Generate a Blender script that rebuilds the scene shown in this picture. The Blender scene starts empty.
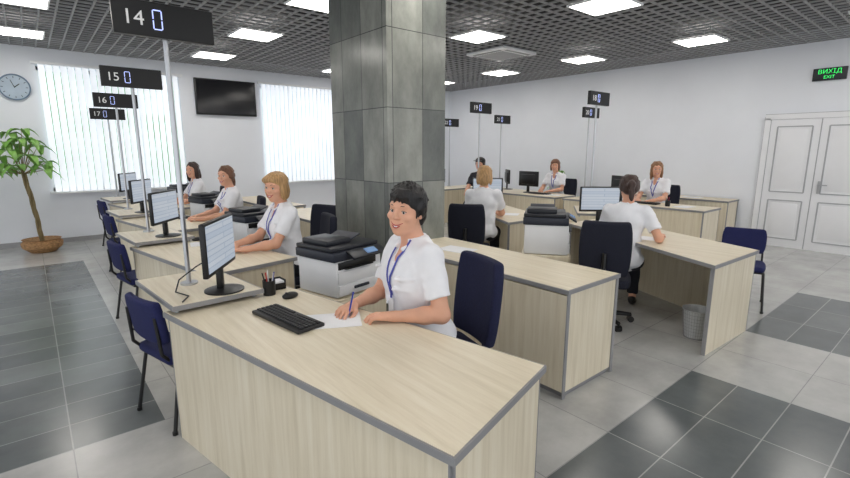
import bpy, bmesh, math, random, itertools
import numpy as np
from mathutils import Matrix, Vector, Euler
random.seed(7)
scene=bpy.context.scene
COL=scene.collection
try: scene.view_settings.view_transform='Standard'
except Exception: pass
rad=math.radians
def lin(c):
    return tuple((x/255/12.92 if x/255<=.04045 else ((x/255+.055)/1.055)**2.4) for x in c)+(1,)
# ------------------------------------------------------------ materials
def newmat(name):
    m=bpy.data.materials.new(name); m.use_nodes=True
    nt=m.node_tree; b=nt.nodes['Principled BSDF']; return m,nt,b
def mat(name,c,rough=.5,metal=0,var=.06,scale=(6,6,6),bump=0,emis=None,es=0,sss=0,coat=0):
    m,nt,b=newmat(name)
    tc=nt.nodes.new('ShaderNodeTexCoord'); mp=nt.nodes.new('ShaderNodeMapping'); mp.inputs['Scale'].default_value=scale
    nz=nt.nodes.new('ShaderNodeTexNoise'); nz.inputs['Scale'].default_value=1; nz.inputs['Detail'].default_value=4
    nt.links.new(tc.outputs['Object'],mp.inputs[0]); nt.links.new(mp.outputs[0],nz.inputs['Vector'])
    rp=nt.nodes.new('ShaderNodeValToRGB'); l=lin(c)
    rp.color_ramp.elements[0].position=.3; rp.color_ramp.elements[1].position=.7
    rp.color_ramp.elements[0].color=tuple(max(0,x*(1-var)) for x in l[:3])+(1,)
    rp.color_ramp.elements[1].color=tuple(min(1,x*(1+var)) for x in l[:3])+(1,)
    nt.links.new(nz.outputs[0],rp.inputs[0]); nt.links.new(rp.outputs[0],b.inputs['Base Color'])
    b.inputs['Roughness'].default_value=rough; b.inputs['Metallic'].default_value=metal
    if bump:
        bp=nt.nodes.new('ShaderNodeBump'); bp.inputs['Strength'].default_value=bump; bp.inputs['Distance'].default_value=.01
        nt.links.new(nz.outputs[0],bp.inputs['Height']); nt.links.new(bp.outputs[0],b.inputs['Normal'])
    if emis is not None:
        b.inputs['Emission Color'].default_value=lin(emis); b.inputs['Emission Strength'].default_value=es
    if sss:
        b.inputs['Subsurface Weight'].default_value=sss; b.inputs['Subsurface Radius'].default_value=(.02,.008,.004)
    return m
def wood(name,scale):
    m,nt,b=newmat(name)
    tc=nt.nodes.new('ShaderNodeTexCoord'); mp=nt.nodes.new('ShaderNodeMapping'); mp.inputs['Scale'].default_value=scale
    nz=nt.nodes.new('ShaderNodeTexNoise'); nz.inputs['Scale'].default_value=1; nz.inputs['Detail'].default_value=6; nz.inputs['Roughness'].default_value=.65
    nt.links.new(tc.outputs['Object'],mp.inputs[0]); nt.links.new(mp.outputs[0],nz.inputs['Vector'])
    rp=nt.nodes.new('ShaderNodeValToRGB')
    e=rp.color_ramp.elements; e[0].position=.28; e[0].color=lin((212,200,174)); e[1].position=.7; e[1].color=lin((234,225,204))
    x=e.new(.5); x.color=lin((226,215,191))
    nt.links.new(nz.outputs[0],rp.inputs[0]); nt.links.new(rp.outputs[0],b.inputs['Base Color'])
    b.inputs['Roughness'].default_value=.36
    return m
WOODY=wood('ash_laminate_lengthwise',(34,1.8,34)); WOODZ=wood('ash_laminate_vertical',(30,30,1.8))
EDGE=mat('grey_edge_band',(142,142,144),.5)
WHITE=mat('white_plastic',(236,237,239),.4,var=.02)
DARK=mat('dark_plastic',(24,27,36),.4,var=.1)
DARK2=mat('charcoal_plastic',(38,43,56),.45,var=.08)
BLACK=mat('black_plastic',(14,14,16),.35,var=.1)
NAVY=mat('navy_fabric',(27,31,64),.9,var=.2,scale=(120,120,120),bump=.3)
NAVYB=mat('blue_fabric',(28,33,82),.9,var=.2,scale=(120,120,120),bump=.3)
CHARF=mat('charcoal_fabric',(25,28,44),.9,var=.2,scale=(120,120,120),bump=.3)
CHROME=mat('brushed_steel',(190,192,196),.3,metal=.9,var=.03)
SIGNB=mat('black_sign_panel',(10,10,12),.35,var=.1)
WTXT=mat('white_lettering',(215,215,215),.5,var=.0,emis=(215,215,215),es=.2)
LED=mat('pale_led_segment',(170,185,245),.5,var=0,emis=(185,198,255),es=1.0)
PAPER=mat('white_paper',(240,241,244),.8,var=.02)
SHIRT=mat('white_cotton',(238,239,244),.85,var=.03,scale=(20,20,20))
SKIN=mat('skin',(224,170,142),.5,var=.05,scale=(14,14,14),sss=.08)
TROUS=mat('dark_trousers',(28,29,38),.85,var=.15)
SHOE=mat('black_shoe_leather',(16,15,16),.35)
LIPS=mat('lips',(182,66,70),.4,var=.05)
EYEW=mat('eye_white',(235,232,228),.2,var=.01)
IRIS=mat('iris_dark',(40,26,20),.15)
BLUER=mat('blue_ribbon',(78,86,176),.6)
def hairmat(n,c): return mat(n,c,.42,var=.35,scale=(90,90,12),bump=.5)
H_BLACK=hairmat('black_hair',(17,14,16)); H_BLOND=hairmat('blonde_hair',(184,146,100)); H_BROWN=hairmat('brown_hair',(112,76,56)); H_DBR=hairmat('dark_brown_hair',(58,38,32)); H_LB=hairmat('light_brown_hair',(140,100,66))
WALL=mat('painted_wall',(235,238,244),.85,var=.015,scale=(2,2,2))
SKIRT=mat('grey_skirting',(160,160,162),.6)
SEAM=mat('shadow_gap_grey',(176,178,182),.6)
# floor
def floor_mat():
    m,nt,b=newmat('floor_tiles'); N=nt.nodes; L=nt.links
    g=N.new('ShaderNodeNewGeometry'); sp=N.new('ShaderNodeSeparateXYZ'); L.new(g.outputs['Position'],sp.inputs[0])
    def cmp(sock,op,v):
        n=N.new('ShaderNodeMath'); n.operation=op; L.new(sock,n.inputs[0]); n.inputs[1].default_value=v; return n.outputs[0]
    def mul(*s):
        o=s[0]
        for q in s[1:]:
            n=N.new('ShaderNodeMath'); n.operation='MULTIPLY'; L.new(o,n.inputs[0]); L.new(q,n.inputs[1]); o=n.outputs[0]
        return o
    def add(a,c):
        n=N.new('ShaderNodeMath'); n.operation='MAXIMUM'; L.new(a,n.inputs[0]); L.new(c,n.inputs[1]); return n.outputs[0]
    X,Y=sp.outputs[0],sp.outputs[1]
    r1=mul(cmp(X,'LESS_THAN',.45),cmp(Y,'GREATER_THAN',3.0),cmp(Y,'LESS_THAN',8.4))
    r2=mul(cmp(X,'GREATER_THAN',1.8),cmp(X,'LESS_THAN',3.6),cmp(Y,'LESS_THAN',1.2))
    r3=mul(cmp(X,'GREATER_THAN',4.8),cmp(X,'LESS_THAN',6.6),cmp(Y,'LESS_THAN',1.2))
    msk=add(add(r1,r2),r3)
    nz=N.new('ShaderNodeTexNoise'); nz.inputs['Scale'].default_value=2.2; nz.inputs['Detail'].default_value=7; nz.inputs['Roughness'].default_value=.65
    L.new(g.outputs['Position'],nz.inputs['Vector'])
    def tiles(c1,c2,mo,w,h,ms):
        br=N.new('ShaderNodeTexBrick'); br.offset=0; br.squash=1
        L.new(g.outputs['Position'],br.inputs['Vector'])
        br.inputs['Scale'].default_value=1; br.inputs['Brick Width'].default_value=w; br.inputs['Row Height'].default_value=h
        br.inputs['Mortar Size'].default_value=ms; br.inputs['Mortar Smooth'].default_value=.1; br.inputs['Bias'].default_value=0
        br.inputs['Color1'].default_value=lin(c1); br.inputs['Color2'].default_value=lin(c2); br.inputs['Mortar'].default_value=lin(mo)
        return br
    a=tiles((194,195,193),(201,201,199),(158,159,159),.6,.6,.003)
    d=tiles((100,106,108),(124,130,131),(172,174,174),.6,.3,.0035)
    mx=N.new('ShaderNodeMix'); mx.data_type='RGBA'; L.new(msk,mx.inputs[0]); L.new(a.outputs[0],mx.inputs[6]); L.new(d.outputs[0],mx.inputs[7])
    rp=N.new('ShaderNodeValToRGB'); rp.color_ramp.elements[0].position=.3; rp.color_ramp.elements[0].color=(.68,.68,.68,1); rp.color_ramp.elements[1].position=.7; rp.color_ramp.elements[1].color=(1,1,1,1)
    L.new(nz.outputs[0],rp.inputs[0])
    m2=N.new('ShaderNodeMix'); m2.data_type='RGBA'; m2.blend_type='MULTIPLY'; m2.inputs[0].default_value=1
    L.new(mx.outputs[2],m2.inputs[6]); L.new(rp.outputs[0],m2.inputs[7]); L.new(m2.outputs[2],b.inputs['Base Color'])
    b.inputs['Roughness'].default_value=.22; b.inputs['Specular IOR Level'].default_value=.7
    return m
FLOOR=floor_mat()
def pillar_mat():
    m,nt,b=newmat('column_tiles'); N=nt.nodes; L=nt.links
    g=N.new('ShaderNodeNewGeometry'); sp=N.new('ShaderNodeSeparateXYZ'); L.new(g.outputs['Position'],sp.inputs[0])
    ad=N.new('ShaderNodeMath'); L.new(sp.outputs[0],ad.inputs[0]); L.new(sp.outputs[1],ad.inputs[1])
    a2=N.new('ShaderNodeMath'); L.new(ad.outputs[0],a2.inputs[0]); a2.inputs[1].default_value=.18
    cb=N.new('ShaderNodeCombineXYZ'); L.new(a2.outputs[0],cb.inputs[0]); L.new(sp.outputs[2],cb.inputs[1])
    br=N.new('ShaderNodeTexBrick'); br.offset=0; L.new(cb.outputs[0],br.inputs['Vector'])
    br.inputs['Scale'].default_value=1; br.inputs['Brick Width'].default_value=.34; br.inputs['Row Height'].default_value=.66
    br.inputs['Mortar Size'].default_value=.0035; br.inputs['Color1'].default_value=lin((108,112,109)); br.inputs['Color2'].default_value=lin((156,158,151)); br.inputs['Mortar'].default_value=lin((74,76,76))
    mp=N.new('ShaderNodeMapping'); mp.inputs['Scale'].default_value=(5,5,2.6); L.new(g.outputs['Position'],mp.inputs[0])
    nz=N.new('ShaderNodeTexNoise'); nz.inputs['Scale'].default_value=1; nz.inputs['Detail'].default_value=8; nz.inputs['Roughness'].default_value=.68; L.new(mp.outputs[0],nz.inputs['Vector'])
    rp=N.new('ShaderNodeValToRGB'); rp.color_ramp.elements[0].position=.32; rp.color_ramp.elements[0].color=(.66,.66,.66,1); rp.color_ramp.elements[1].position=.68; rp.color_ramp.elements[1].color=(1.1,1.1,1.08,1)
    L.new(nz.outputs[0],rp.inputs[0])
    m2=N.new('ShaderNodeMix'); m2.data_type='RGBA'; m2.blend_type='MULTIPLY'; m2.inputs[0].default_value=1
    L.new(br.outputs[0],m2.inputs[6]); L.new(rp.outputs[0],m2.inputs[7]); L.new(m2.outputs[2],b.inputs['Base Color'])
    b.inputs['Roughness'].default_value=.2
    return m
PILLAR=pillar_mat()
# ------------------------------------------------------------ mesh helper
class B:
    def __init__(s): s.v=[]; s.f=[]; s.m=[]
    def _add(s,bm,mi):
        o=len(s.v); bm.verts.index_update()
        s.v+=[tuple(v.co) for v in bm.verts]
        for f in bm.faces: s.f.append([o+v.index for v in f.verts]); s.m.append(mi)
        bm.free()
    def box(s,c,sz,rot=(0,0,0),bev=0,mi=0,seg=2,taper=None):
        bm=bmesh.new(); bmesh.ops.create_cube(bm,size=1)
        for v in bm.verts:
            v.co=Vector((v.co.x*sz[0],v.co.y*sz[1],v.co.z*sz[2]))
            if taper and v.co.z>0: v.co.x*=taper; v.co.y*=taper
        if bev: bmesh.ops.bevel(bm,geom=list(bm.edges),offset=bev,segments=seg,profile=.5,affect='EDGES')
        bmesh.ops.transform(bm,matrix=Matrix.Translation(c)@Euler(rot).to_matrix().to_4x4(),verts=bm.verts)
        s._add(bm,mi); return s
    def cyl(s,p0,p1,r0,r1=None,seg=16,mi=0):
        p0,p1=Vector(p0),Vector(p1); r1=r0 if r1 is None else r1; d=p1-p0
        bm=bmesh.new(); bmesh.ops.create_cone(bm,cap_ends=True,segments=seg,radius1=r0,radius2=r1,depth=d.length)
        q=Vector((0,0,1)).rotation_difference(d.normalized()).to_matrix().to_4x4()
        bmesh.ops.transform(bm,matrix=Matrix.Translation((p0+p1)/2)@q,verts=bm.verts)
        s._add(bm,mi); return s
    def sph(s,c,r,mi=0,seg=16):
        bm=bmesh.new(); bmesh.ops.create_uvsphere(bm,u_segments=seg,v_segments=seg//2,radius=1)
        r=(r,r,r) if not hasattr(r,'__len__') else r
        for v in bm.verts: v.co=Vector((v.co.x*r[0]+c[0],v.co.y*r[1]+c[1],v.co.z*r[2]+c[2]))
        s._add(bm,mi); return s
    def tube(s,pts,r,seg=8,mi=0):
        for a,b in zip(pts[:-1],pts[1:]): s.cyl(a,b,r,seg=seg,mi=mi)
        for p in pts[1:-1]: s.sph(p,r,mi,8)
        return s
    def lathe(s,prof,c=(0,0,0),seg=32,mi=0,wob=None):
        o=len(s.v)
        for (r,z) in prof:
            for i in range(seg):
                a=2*math.pi*i/seg; rr=r*(wob(a,z) if wob else 1)
                s.v.append((c[0]+rr*math.cos(a),c[1]+rr*math.sin(a),c[2]+z))
        for j in range(len(prof)-1):
            for i in range(seg):
                s.f.append([o+j*seg+i,o+j*seg+(i+1)%seg,o+(j+1)*seg+(i+1)%seg,o+(j+1)*seg+i]); s.m.append(mi)
        return s
    def prism(s,poly,z0,z1,mi=0):
        o=len(s.v); n=len(poly)
        s.v+=[(p[0],p[1],z0) for p in poly]+[(p[0],p[1],z1) for p in poly]
        s.f.append([o+i for i in reversed(range(n))]); s.m.append(mi)
        s.f.append([o+n+i for i in range(n)]); s.m.append(mi)
        for i in range(n):
            j=(i+1)%n; s.f.append([o+i,o+j,o+n+j,o+n+i]); s.m.append(mi)
        return s
    def mesh(s,name,mats,smooth=True):
        me=bpy.data.meshes.new(name); me.from_pydata(s.v,[],s.f)
        for m in mats: me.materials.append(m)
        me.polygons.foreach_set('material_index',s.m)
        me.polygons.foreach_set('use_smooth',[smooth]*len(s.f))
        me.update()
        if smooth:
            try: me.set_sharp_from_angle(angle=rad(35))
            except Exception: pass
        return me
def obj(name,me,parent=None,loc=(0,0,0),rot=(0,0,0)):
    o=bpy.data.objects.new(name,me); COL.objects.link(o); o.location=loc; o.rotation_euler=rot
    if parent: o.parent=parent
    return o
def T(name,label,cat,loc=(0,0,0),rot=0,group=None):
    e=bpy.data.objects.new(name,None); COL.objects.link(e); e.empty_display_size=.1
    e.location=loc; e.rotation_euler=(0,0,rad(rot)); e['label']=label; e['category']=cat
    if group: e['group']=group
    return e
def P(root,name,b,mats,smooth=True,loc=(0,0,0),rot=(0,0,0),label=None):
    o=obj(name,b.mesh(name,mats if isinstance(mats,list) else [mats],smooth),root,loc,rot)
    if label: o['label']=label
    return o
def S(name,b,mats,smooth=False):
    o=obj(name,b.mesh(name,mats if isinstance(mats,list) else [mats],smooth)); o['kind']='structure'; return o
def clone(root,loc,rot=None,label=None):
    def cp(o,par):
        n=o.copy(); COL.objects.link(n)
        if par: n.parent=par
        for c in o.children: cp(c,n)
        return n
    n=cp(root,None); n.location=loc
    if rot is not None: n.rotation_euler=(0,0,rad(rot))
    if label: n['label']=label
    return n
def textmesh(body,size,ext=.002):
    cu=bpy.data.curves.new('t','FONT'); cu.body=body; cu.size=size; cu.extrude=ext; cu.align_x='CENTER'; cu.align_y='CENTER'
    o=bpy.data.objects.new('t',cu); COL.objects.link(o)
    dg=bpy.context.evaluated_depsgraph_get(); me=bpy.data.meshes.new_from_object(o.evaluated_get(dg))
    bpy.data.objects.remove(o); return me
# ------------------------------------------------------------ camera
cd=bpy.data.cameras.new('camera'); cam=bpy.data.objects.new('camera',cd); COL.objects.link(cam)
cam.location=(0,0,1.62); cam.rotation_euler=(rad(79.1),0,rad(-40)); cd.sensor_width=36; cd.lens=19.78; cd.clip_start=.05
scene.camera=cam
w=bpy.data.worlds.new('world'); scene.world=w; w.use_nodes=True
w.node_tree.nodes['Background'].inputs[0].default_value=(.93,.96,1,1); w.node_tree.nodes['Background'].inputs[1].default_value=1.35
# ------------------------------------------------------------ shell
CZ=3.25; WY=10.3; WX=9.6
S('floor',B().box((2.8,3.15,-.05),(13.6,14.3,.1)),FLOOR)
GRID=mat('ceiling_lattice_grey',(166,166,168),.6,var=.03); VOID=mat('ceiling_void_dark',(42,42,44),.9)
b=B().box((2.8,3.15,CZ+.2),(13.6,14.3,.04),mi=1)
for i in range(86):
    b.box((-4+.16*i,3.15,CZ+.009),(.02,14.3,.018))
for i in range(90):
    b.box((2.8,-4+.16*i,CZ+.009),(13.6,.02,.018))
S('ceiling',b,[GRID,VOID])
b=B(); wins=[(.28,2.42),(4.0,6.14)]; z0,z1=.9,2.97
xs=[-4]+[q for w_ in wins for q in w_]+[WX+.2]
for a,c in zip(xs[::2],xs[1::2]): b.box(((a+c)/2,WY+.12,1.85),(c-a,.24,3.7))
for a,c in wins:
    b.box(((a+c)/2,WY+.12,z0/2),(c-a,.24,z0)); b.box(((a+c)/2,WY+.12,(z1+3.7)/2),(c-a,.24,3.7-z1))
S('wall_back',b,WALL)
S('wall_right',B().box((WX+.1,3.15,1.85),(.2,14.3,3.7)),WALL)
S('baseboard_back',B().box((2.8,WY-.008,.04),(13.6,.016,.08)),SKIRT)
S('baseboard_right',B().box((WX-.008,6.4,.04),(.016,7.75,.08)).box((WX-.008,-1.6,.04),(.016,4.7,.08)),SKIRT)
def sky_mat(green):
    m,nt,b_=newmat('daylight_pane'); N=nt.nodes; L=nt.links
    g=N.new('ShaderNodeNewGeometry'); nz=N.new('ShaderNodeTexNoise'); nz.inputs['Scale'].default_value=1.6; nz.inputs['Detail'].default_value=5
    L.new(g.outputs['Position'],nz.inputs['Vector']); rp=N.new('ShaderNodeValToRGB'); e=rp.color_ramp.elements
    e[0].position=.38; e[0].color=lin((140,176,138) if green else (206,216,218)); e[1].position=.62; e[1].color=lin((226,236,236))
    L.new(nz.outputs[0],rp.inputs[0]); L.new(rp.outputs[0],b_.inputs['Emission Color']); b_.inputs['Emission Strength'].default_value=1.0
    b_.inputs['Base Color'].default_value=(.1,.1,.1,1); b_.inputs['Roughness'].default_value=.3
    return m
SLAT=mat('white_blind_fabric_backlit_glow',(240,243,248),.8,var=.01,emis=(238,245,255),es=.5)  # slat emission stands in for daylight coming through the fabric
PVC=mat('white_pvc',(238,240,242),.35,var=.01)
for n,(a,c) in enumerate(wins):
    b=B(); cx=(a+c)/2; ww=c-a; hh=z1-z0; zc=(z0+z1)/2
    for x in (a+.03,a+ww/3,a+2*ww/3,c-.03): b.box((x,WY+.13,zc),(.06,.06,hh))
    for z in (z0+.03,z1-.03): b.box((cx,WY+.13,z),(ww,.06,.06))
    b.box((cx,WY+.16,zc),(ww,.01,hh),mi=1); b.box((cx,WY-.03,z0-.015),(ww+.1,.3,.03))
    S('window_%d'%(n+1),b,[PVC,sky_mat(n==0)])
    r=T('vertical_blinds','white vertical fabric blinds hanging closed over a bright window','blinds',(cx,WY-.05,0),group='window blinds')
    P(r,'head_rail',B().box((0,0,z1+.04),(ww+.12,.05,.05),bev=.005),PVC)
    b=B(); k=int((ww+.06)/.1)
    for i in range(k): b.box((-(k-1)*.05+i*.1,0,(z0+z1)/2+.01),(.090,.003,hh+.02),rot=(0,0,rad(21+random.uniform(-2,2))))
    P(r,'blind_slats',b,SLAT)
# door
DW=mat('white_door_paint',(238,239,242),.4,var=.01)
b=B(); b.box((WX-.02,2.47,1.06),(.06,.08,2.12)).box((WX-.02,.74,1.06),(.06,.07,2.12)).box((WX-.02,1.605,2.14),(.06,1.81,.08))
for (a,c) in ((1.765,2.425),(.778,1.755)):
    b.box((WX-.015,(a+c)/2,1.05),(.03,c-a,2.1))
    for (zb,zt) in ((.14,.78),(.92,1.98)):
        for yy in (a+.1,c-.1): b.box((WX-.033,yy,(zb+zt)/2),(.014,.02,zt-zb),mi=2)
        for zz in (zb,zt): b.box((WX-.033,(a+c)/2,zz),(.014,c-a-.2,.018),mi=2)
        b.box((WX-.03,(a+c)/2,(zb+zt)/2),(.012,c-a-.3,zt-zb-.1),bev=.004)
b.box((WX-.05,1.68,1.02),(.02,.03,.2),mi=1).cyl((WX-.05,1.68,1.06),(WX-.09,1.68,1.06),.009,mi=1).cyl((WX-.09,1.69,1.06),(WX-.09,1.57,1.06),.009,mi=1)
b.box((WX-.034,1.76,1.05),(.004,.014,2.08),mi=2)
b.box((WX-.034,2.428,1.05),(.008,.01,2.1),mi=2).box((WX-.034,1.605,2.102),(.008,1.66,.012),mi=2)
b.box((WX-.02,2.513,1.07),(.045,.008,2.16),mi=2).box((WX-.02,1.605,2.184),(.045,1.82,.008),mi=2)
S('door_1',b,[DW,CHROME,SEAM],True)
# column
r=T('column','square grey stone-tiled column standing in the office','column',(2.79,3.915,0))
P(r,'column_shaft',B().box((0,0,CZ/2+.02),(.68,.97,CZ+.04)),PILLAR,False)
# ceiling lights
LIGHT=mat('led_diffuser',(255,255,255),.5,var=0,emis=(255,250,243),es=13)
r0=None
for x in (.1,2.75,5.3,8.1):
    for y in (-1.0,1.05,3.1,5.1,7.1,9.1):
        if r0 is None:
            r0=T('ceiling_light_panel','square white recessed LED ceiling panel, switched on','ceiling light',(x,y,CZ-.006),group='LED ceiling panels')
            bb=B()
            for s_ in (-.295,.295): bb.box((s_,0,0),(.02,.61,.02)).box((0,s_,0),(.61,.02,.02))
            P(r0,'light_frame',bb,PVC,False); P(r0,'diffuser',B().box((0,0,.002),(.575,.575,.012)),LIGHT,False)
        else: clone(r0,(x,y,CZ-.006))
# AC cassette
r=T('ceiling_air_conditioner','white square ceiling cassette air conditioner with louvred vents','air conditioner',(6.45,5.65,CZ-.03))
P(r,'fascia',B().box((0,0,0),(.85,.85,.05),bev=.015),WHITE)
bb=B()
for i in range(14): bb.box((0,-.26+i*.04,-.03),(.56,.012,.012))
P(r,'intake_grille',bb,mat('grille_grey',(190,190,192),.5),False)
bb=B()
for s_ in (-.36,.36): bb.box((s_,0,-.026),(.05,.6,.006)).box((0,s_,-.026),(.6,.05,.006))
P(r,'air_vent',bb,mat('vent_grey',(150,150,152),.5),False)
# clock
r=T('wall_clock','round wall clock with blue-grey face and rim','clock',(-.02,WY-.03,2.6))
P(r,'clock_rim',B().lathe([(.2,-.02),(.205,.02),(.188,.025),(.183,.0)],seg=40),mat('clock_rim',(112,134,158),.4),rot=(rad(90),0,0))
P(r,'clock_face',B().cyl((0,.01,0),(0,-.005,0),.187,seg=40),mat('clock_face',(182,198,212),.5))
for i in range(12):
    a=i*math.pi/6; P(r,'hour_mark',B().box((math.sin(a)*.155,-.008,math.cos(a)*.155),(.008,.003,.03),rot=(0,a,0)),DARK2,False)
P(r,'clock_hands',B().box((.03,-.01,.025),(.012,.003,.09),rot=(0,rad(50),0)).box((-.02,-.012,.05),(.008,.003,.13),rot=(0,rad(-20),0)),BLACK,False)
# TV
r=T('wall_television','large black flat television mounted on the white wall','television',(3.28,WY-.05,2.65))
P(r,'tv_casing',B().box((0,0,0),(1.2,.05,.7),bev=.01),BLACK)
P(r,'tv_screen',B().box((0,-.026,.005),(1.15,.004,.64)),mat('tv_screen_off',(20,20,24),.12,var=.05),False)
P(r,'wall_bracket',B().box((0,.035,0),(.3,.03,.3)),DARK,False)
# exit sign
r=T('exit_sign','dark rectangular exit sign with green glowing letters','exit sign',(WX-.03,1.76,2.75))
P(r,'sign_casing',B().box((0,0,0),(.04,.41,.185),bev=.006),DARK)
GREEN=mat('green_led',(60,230,110),.5,var=0,emis=(60,240,110),es=.9)
for t,z,s_ in (('ВИХІД',.035,.088),('EXIT',-.045,.066)):
    o=obj('sign_lettering',textmesh(t,s_),r,(-.022,0,z),(rad(90),0,rad(-90))); o.data.materials.append(GREEN)
# ------------------------------------------------------------ furniture
def shrink(poly,d):
    n=len(poly); out=[]
    for i in range(n):
        p=Vector(poly[i]); a=(Vector(poly[i-1])-p).normalized(); c=(Vector(poly[(i+1)%n])-p).normalized()
        s_=abs(a.cross(c)) or 1
        out.append(tuple(p+(a+c)*d/s_))
    return out
def desk(label,corners,panels,H=.75,ledge=None,name='office_desk',group='office desks',inset=.03):
    cx=sum(c[0] for c in corners)/len(corners); cy=sum(c[1] for c in corners)/len(corners)
    r=T(name,label,'desk',(cx,cy,0),group=group)
    L=[(c[0]-cx,c[1]-cy) for c in corners]
    P(r,'desktop',B().prism(L,H-.03,H-.002,1).prism(shrink(L,.008),H-.01,H,0),[WOODY,EDGE],False)
    I=shrink(L,inset); n=len(L)
    for (e,kind) in panels:
        a=Vector(I[e]); c=Vector(I[(e+1)%n]); d=(c-a); ln=d.length; ang=math.atan2(d.y,d.x); m_=(a+c)/2
        bb=B().box((0,0,(H-.03)/2),(ln,.026,H-.03))
        for s_ in (-1,1): bb.box((s_*(ln/2+.002),0,(H-.03)/2),(.006,.03,H-.03),mi=1)
        P(r,kind,bb,[WOODZ,EDGE],False,loc=(m_.x,m_.y,0),rot=(0,0,ang))
    if ledge:
        lc=[(p[0]-cx,p[1]-cy) for p in ledge[0]]; z=ledge[1]
        P(r,'ledge',B().prism(lc,z-.028,z-.002,1).prism(shrink(lc,.008),z-.01,z,0),[WOODY,EDGE],False)
        c0=Vector(lc[0])*.5+Vector(lc[2])*.5
        if z-.028>H:
            for p in lc:
                q=Vector(p).lerp(c0,.15); P(r,'ledge_support',B().cyl((q.x,q.y,H-.001),(q.x,q.y,z-.028),.012),CHROME)
    return r
def pitch(k): return (.15*k,2.12*k)
dirv=Vector((-.174,.985)); prp=Vector((.985,.174))
def leftdesk(k,L0):
    px,py=pitch(k); C=Vector((.461+px,2.769+py)); A=C-dirv*L0; Bc=A+prp*.74; D=C+prp*.74
    if k==0: A=Vector((.832,.86)); Bc=Vector((1.528,1.045)); D=C+prp*.72
    lx,ly=.49+px,2.66+py
    led=([(lx,ly),(lx+.5,ly+.02),(lx+.42,ly+.74),(lx-.06,ly+.72)],.80)
    return desk('light ash desk with grey edging beside a raised monitor ledge' if k else 'large light ash desk with grey edging and full-height panels',
        [tuple(A),tuple(Bc),tuple(D),tuple(C)],[(0,'end_panel'),(2,'end_panel'),(3,'modesty_panel')],ledge=led,group='counter desks')
leftdesk(0,1.98)
for k in (1,2,3): leftdesk(k,1.5)
desk('light ash angled desk with wide end panel',[(3.9,1.22),(4.82,1.18),(5.62,3.1),(4.87,3.14)],[(0,'end_panel'),(2,'end_panel'),(1,'modesty_panel')],ledge=([(5.62,3.0),(6.35,3.5),(6.1,3.85),(5.4,3.35)],.80))
desk('light ash angled desk beside a white and black printer',[(4.35,3.62),(5.1,3.58),(5.9,5.2),(5.2,5.24)],[(0,'end_panel'),(2,'end_panel'),(1,'modesty_panel')],ledge=([(5.8,5.2),(6.35,5.6),(6.15,6.0),(5.6,5.5)],.80))
desk('light ash counter desk with grey edging, papers on top',[(7.3,2.5),(7.95,2.5),(7.95,4.85),(7.3,4.85)],[(0,'end_panel'),(2,'end_panel'),(3,'modesty_panel')])
desk('light ash counter desk carrying monitors and papers',[(7.3,5.0),(7.95,5.0),(8.35,7.2),(7.3,7.2)],[(0,'end_panel'),(2,'end_panel'),(3,'modesty_panel')])
desk('light ash counter desk near the far wall',[(6.2,7.6),(8.2,7.6),(8.2,8.25),(6.2,8.25)],[(0,'modesty_panel'),(1,'end_panel'),(3,'end_panel')])
def cabinet(label,x0,x1,y0,y1,n,H=.75):
    r=T('storage_cabinet',label,'cabinet',((x0+x1)/2,(y0+y1)/2,0),group='storage cabinets')
    w_,l_=x1-x0,y1-y0
    P(r,'cabinet_top',B().box((0,0,H-.016),(w_+.02,l_+.02,.028),mi=1).box((0,0,H-.004),(w_,l_,.008)),[WOODY,EDGE],False)
    bb=B().box((.01,0,(H-.03)/2+.02),(w_-.03,l_-.01,H-.07)).box((0,0,.03),(w_-.06,l_-.04,.06),mi=1)
    for sx in (-1,1):
        for sy in (-1,1): bb.box((sx*(w_/2-.013),sy*(l_/2-.002),(H-.03)/2),(.03,.01,H-.03),mi=1)
    P(r,'cabinet_body',bb,[WOODZ,EDGE],False)
    for i in range(n):
        yy=-l_/2+(i+.5)*l_/n
        P(r,'door',B().box((-w_/2+.004,yy,(H-.03)/2+.02),(.018,l_/n-.008,H-.09),bev=.001),WOODZ,False)
    return r
cabinet('long light ash storage cabinet with grey edges beside the column',2.5,3.13,1.58,3.42,3)
cabinet('light ash storage cabinet with grey edges behind the column',2.6,3.2,4.5,6.5,3)
cabinet('light ash storage cabinet with grey edges near the windows',2.75,3.3,6.9,8.8,3)
cabinet('low light ash cabinet standing against the white wall',9.03,9.55,2.75,4.6,3)
def printer():
    r=T('multifunction_printer','white and blue-black office printer with scanner lid','printer',(0,0,0),group='office printers')
    P(r,'printer_body',B().box((0,0,.125),(.44,.41,.25),bev=.012),WHITE)
    P(r,'paper_tray',B().box((0,-.2,.05),(.41,.04,.075),bev=.005).box((0,-.222,.055),(.14,.02,.02),bev=.004,mi=1),[WHITE,DARK2])
    P(r,'front_cover',B().box((0,-.2,.14),(.41,.03,.085),bev=.005),WHITE)
    P(r,'output_slot',B().box((-.02,-.197,.222),(.36,.03,.05),bev=.004).box((-.02,-.21,.2),(.26,.05,.006)),BLACK)
    P(r,'scanner_unit',B().box((0,.01,.283),(.46,.42,.065),bev=.01),DARK2)
    P(r,'scanner_lid',B().box((0,.02,.33),(.45,.39,.03),bev=.008),DARK)
    P(r,'document_feeder',B().box((-.08,.05,.362),(.22,.28,.04),bev=.01).box((.08,.05,.37),(.13,.24,.01),rot=(0,rad(-20),0),bev=.003,mi=1),[DARK,DARK2])
    P(r,'control_panel',B().box((.05,-.235,.292),(.33,.09,.016),rot=(rad(28),0,0),bev=.004).box((.08,-.24,.300),(.1,.05,.012),rot=(rad(28),0,0),mi=1),[DARK,mat('panel_display',(120,150,190),.2,emis=(120,150,190),es=.3)])
    return r
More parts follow.
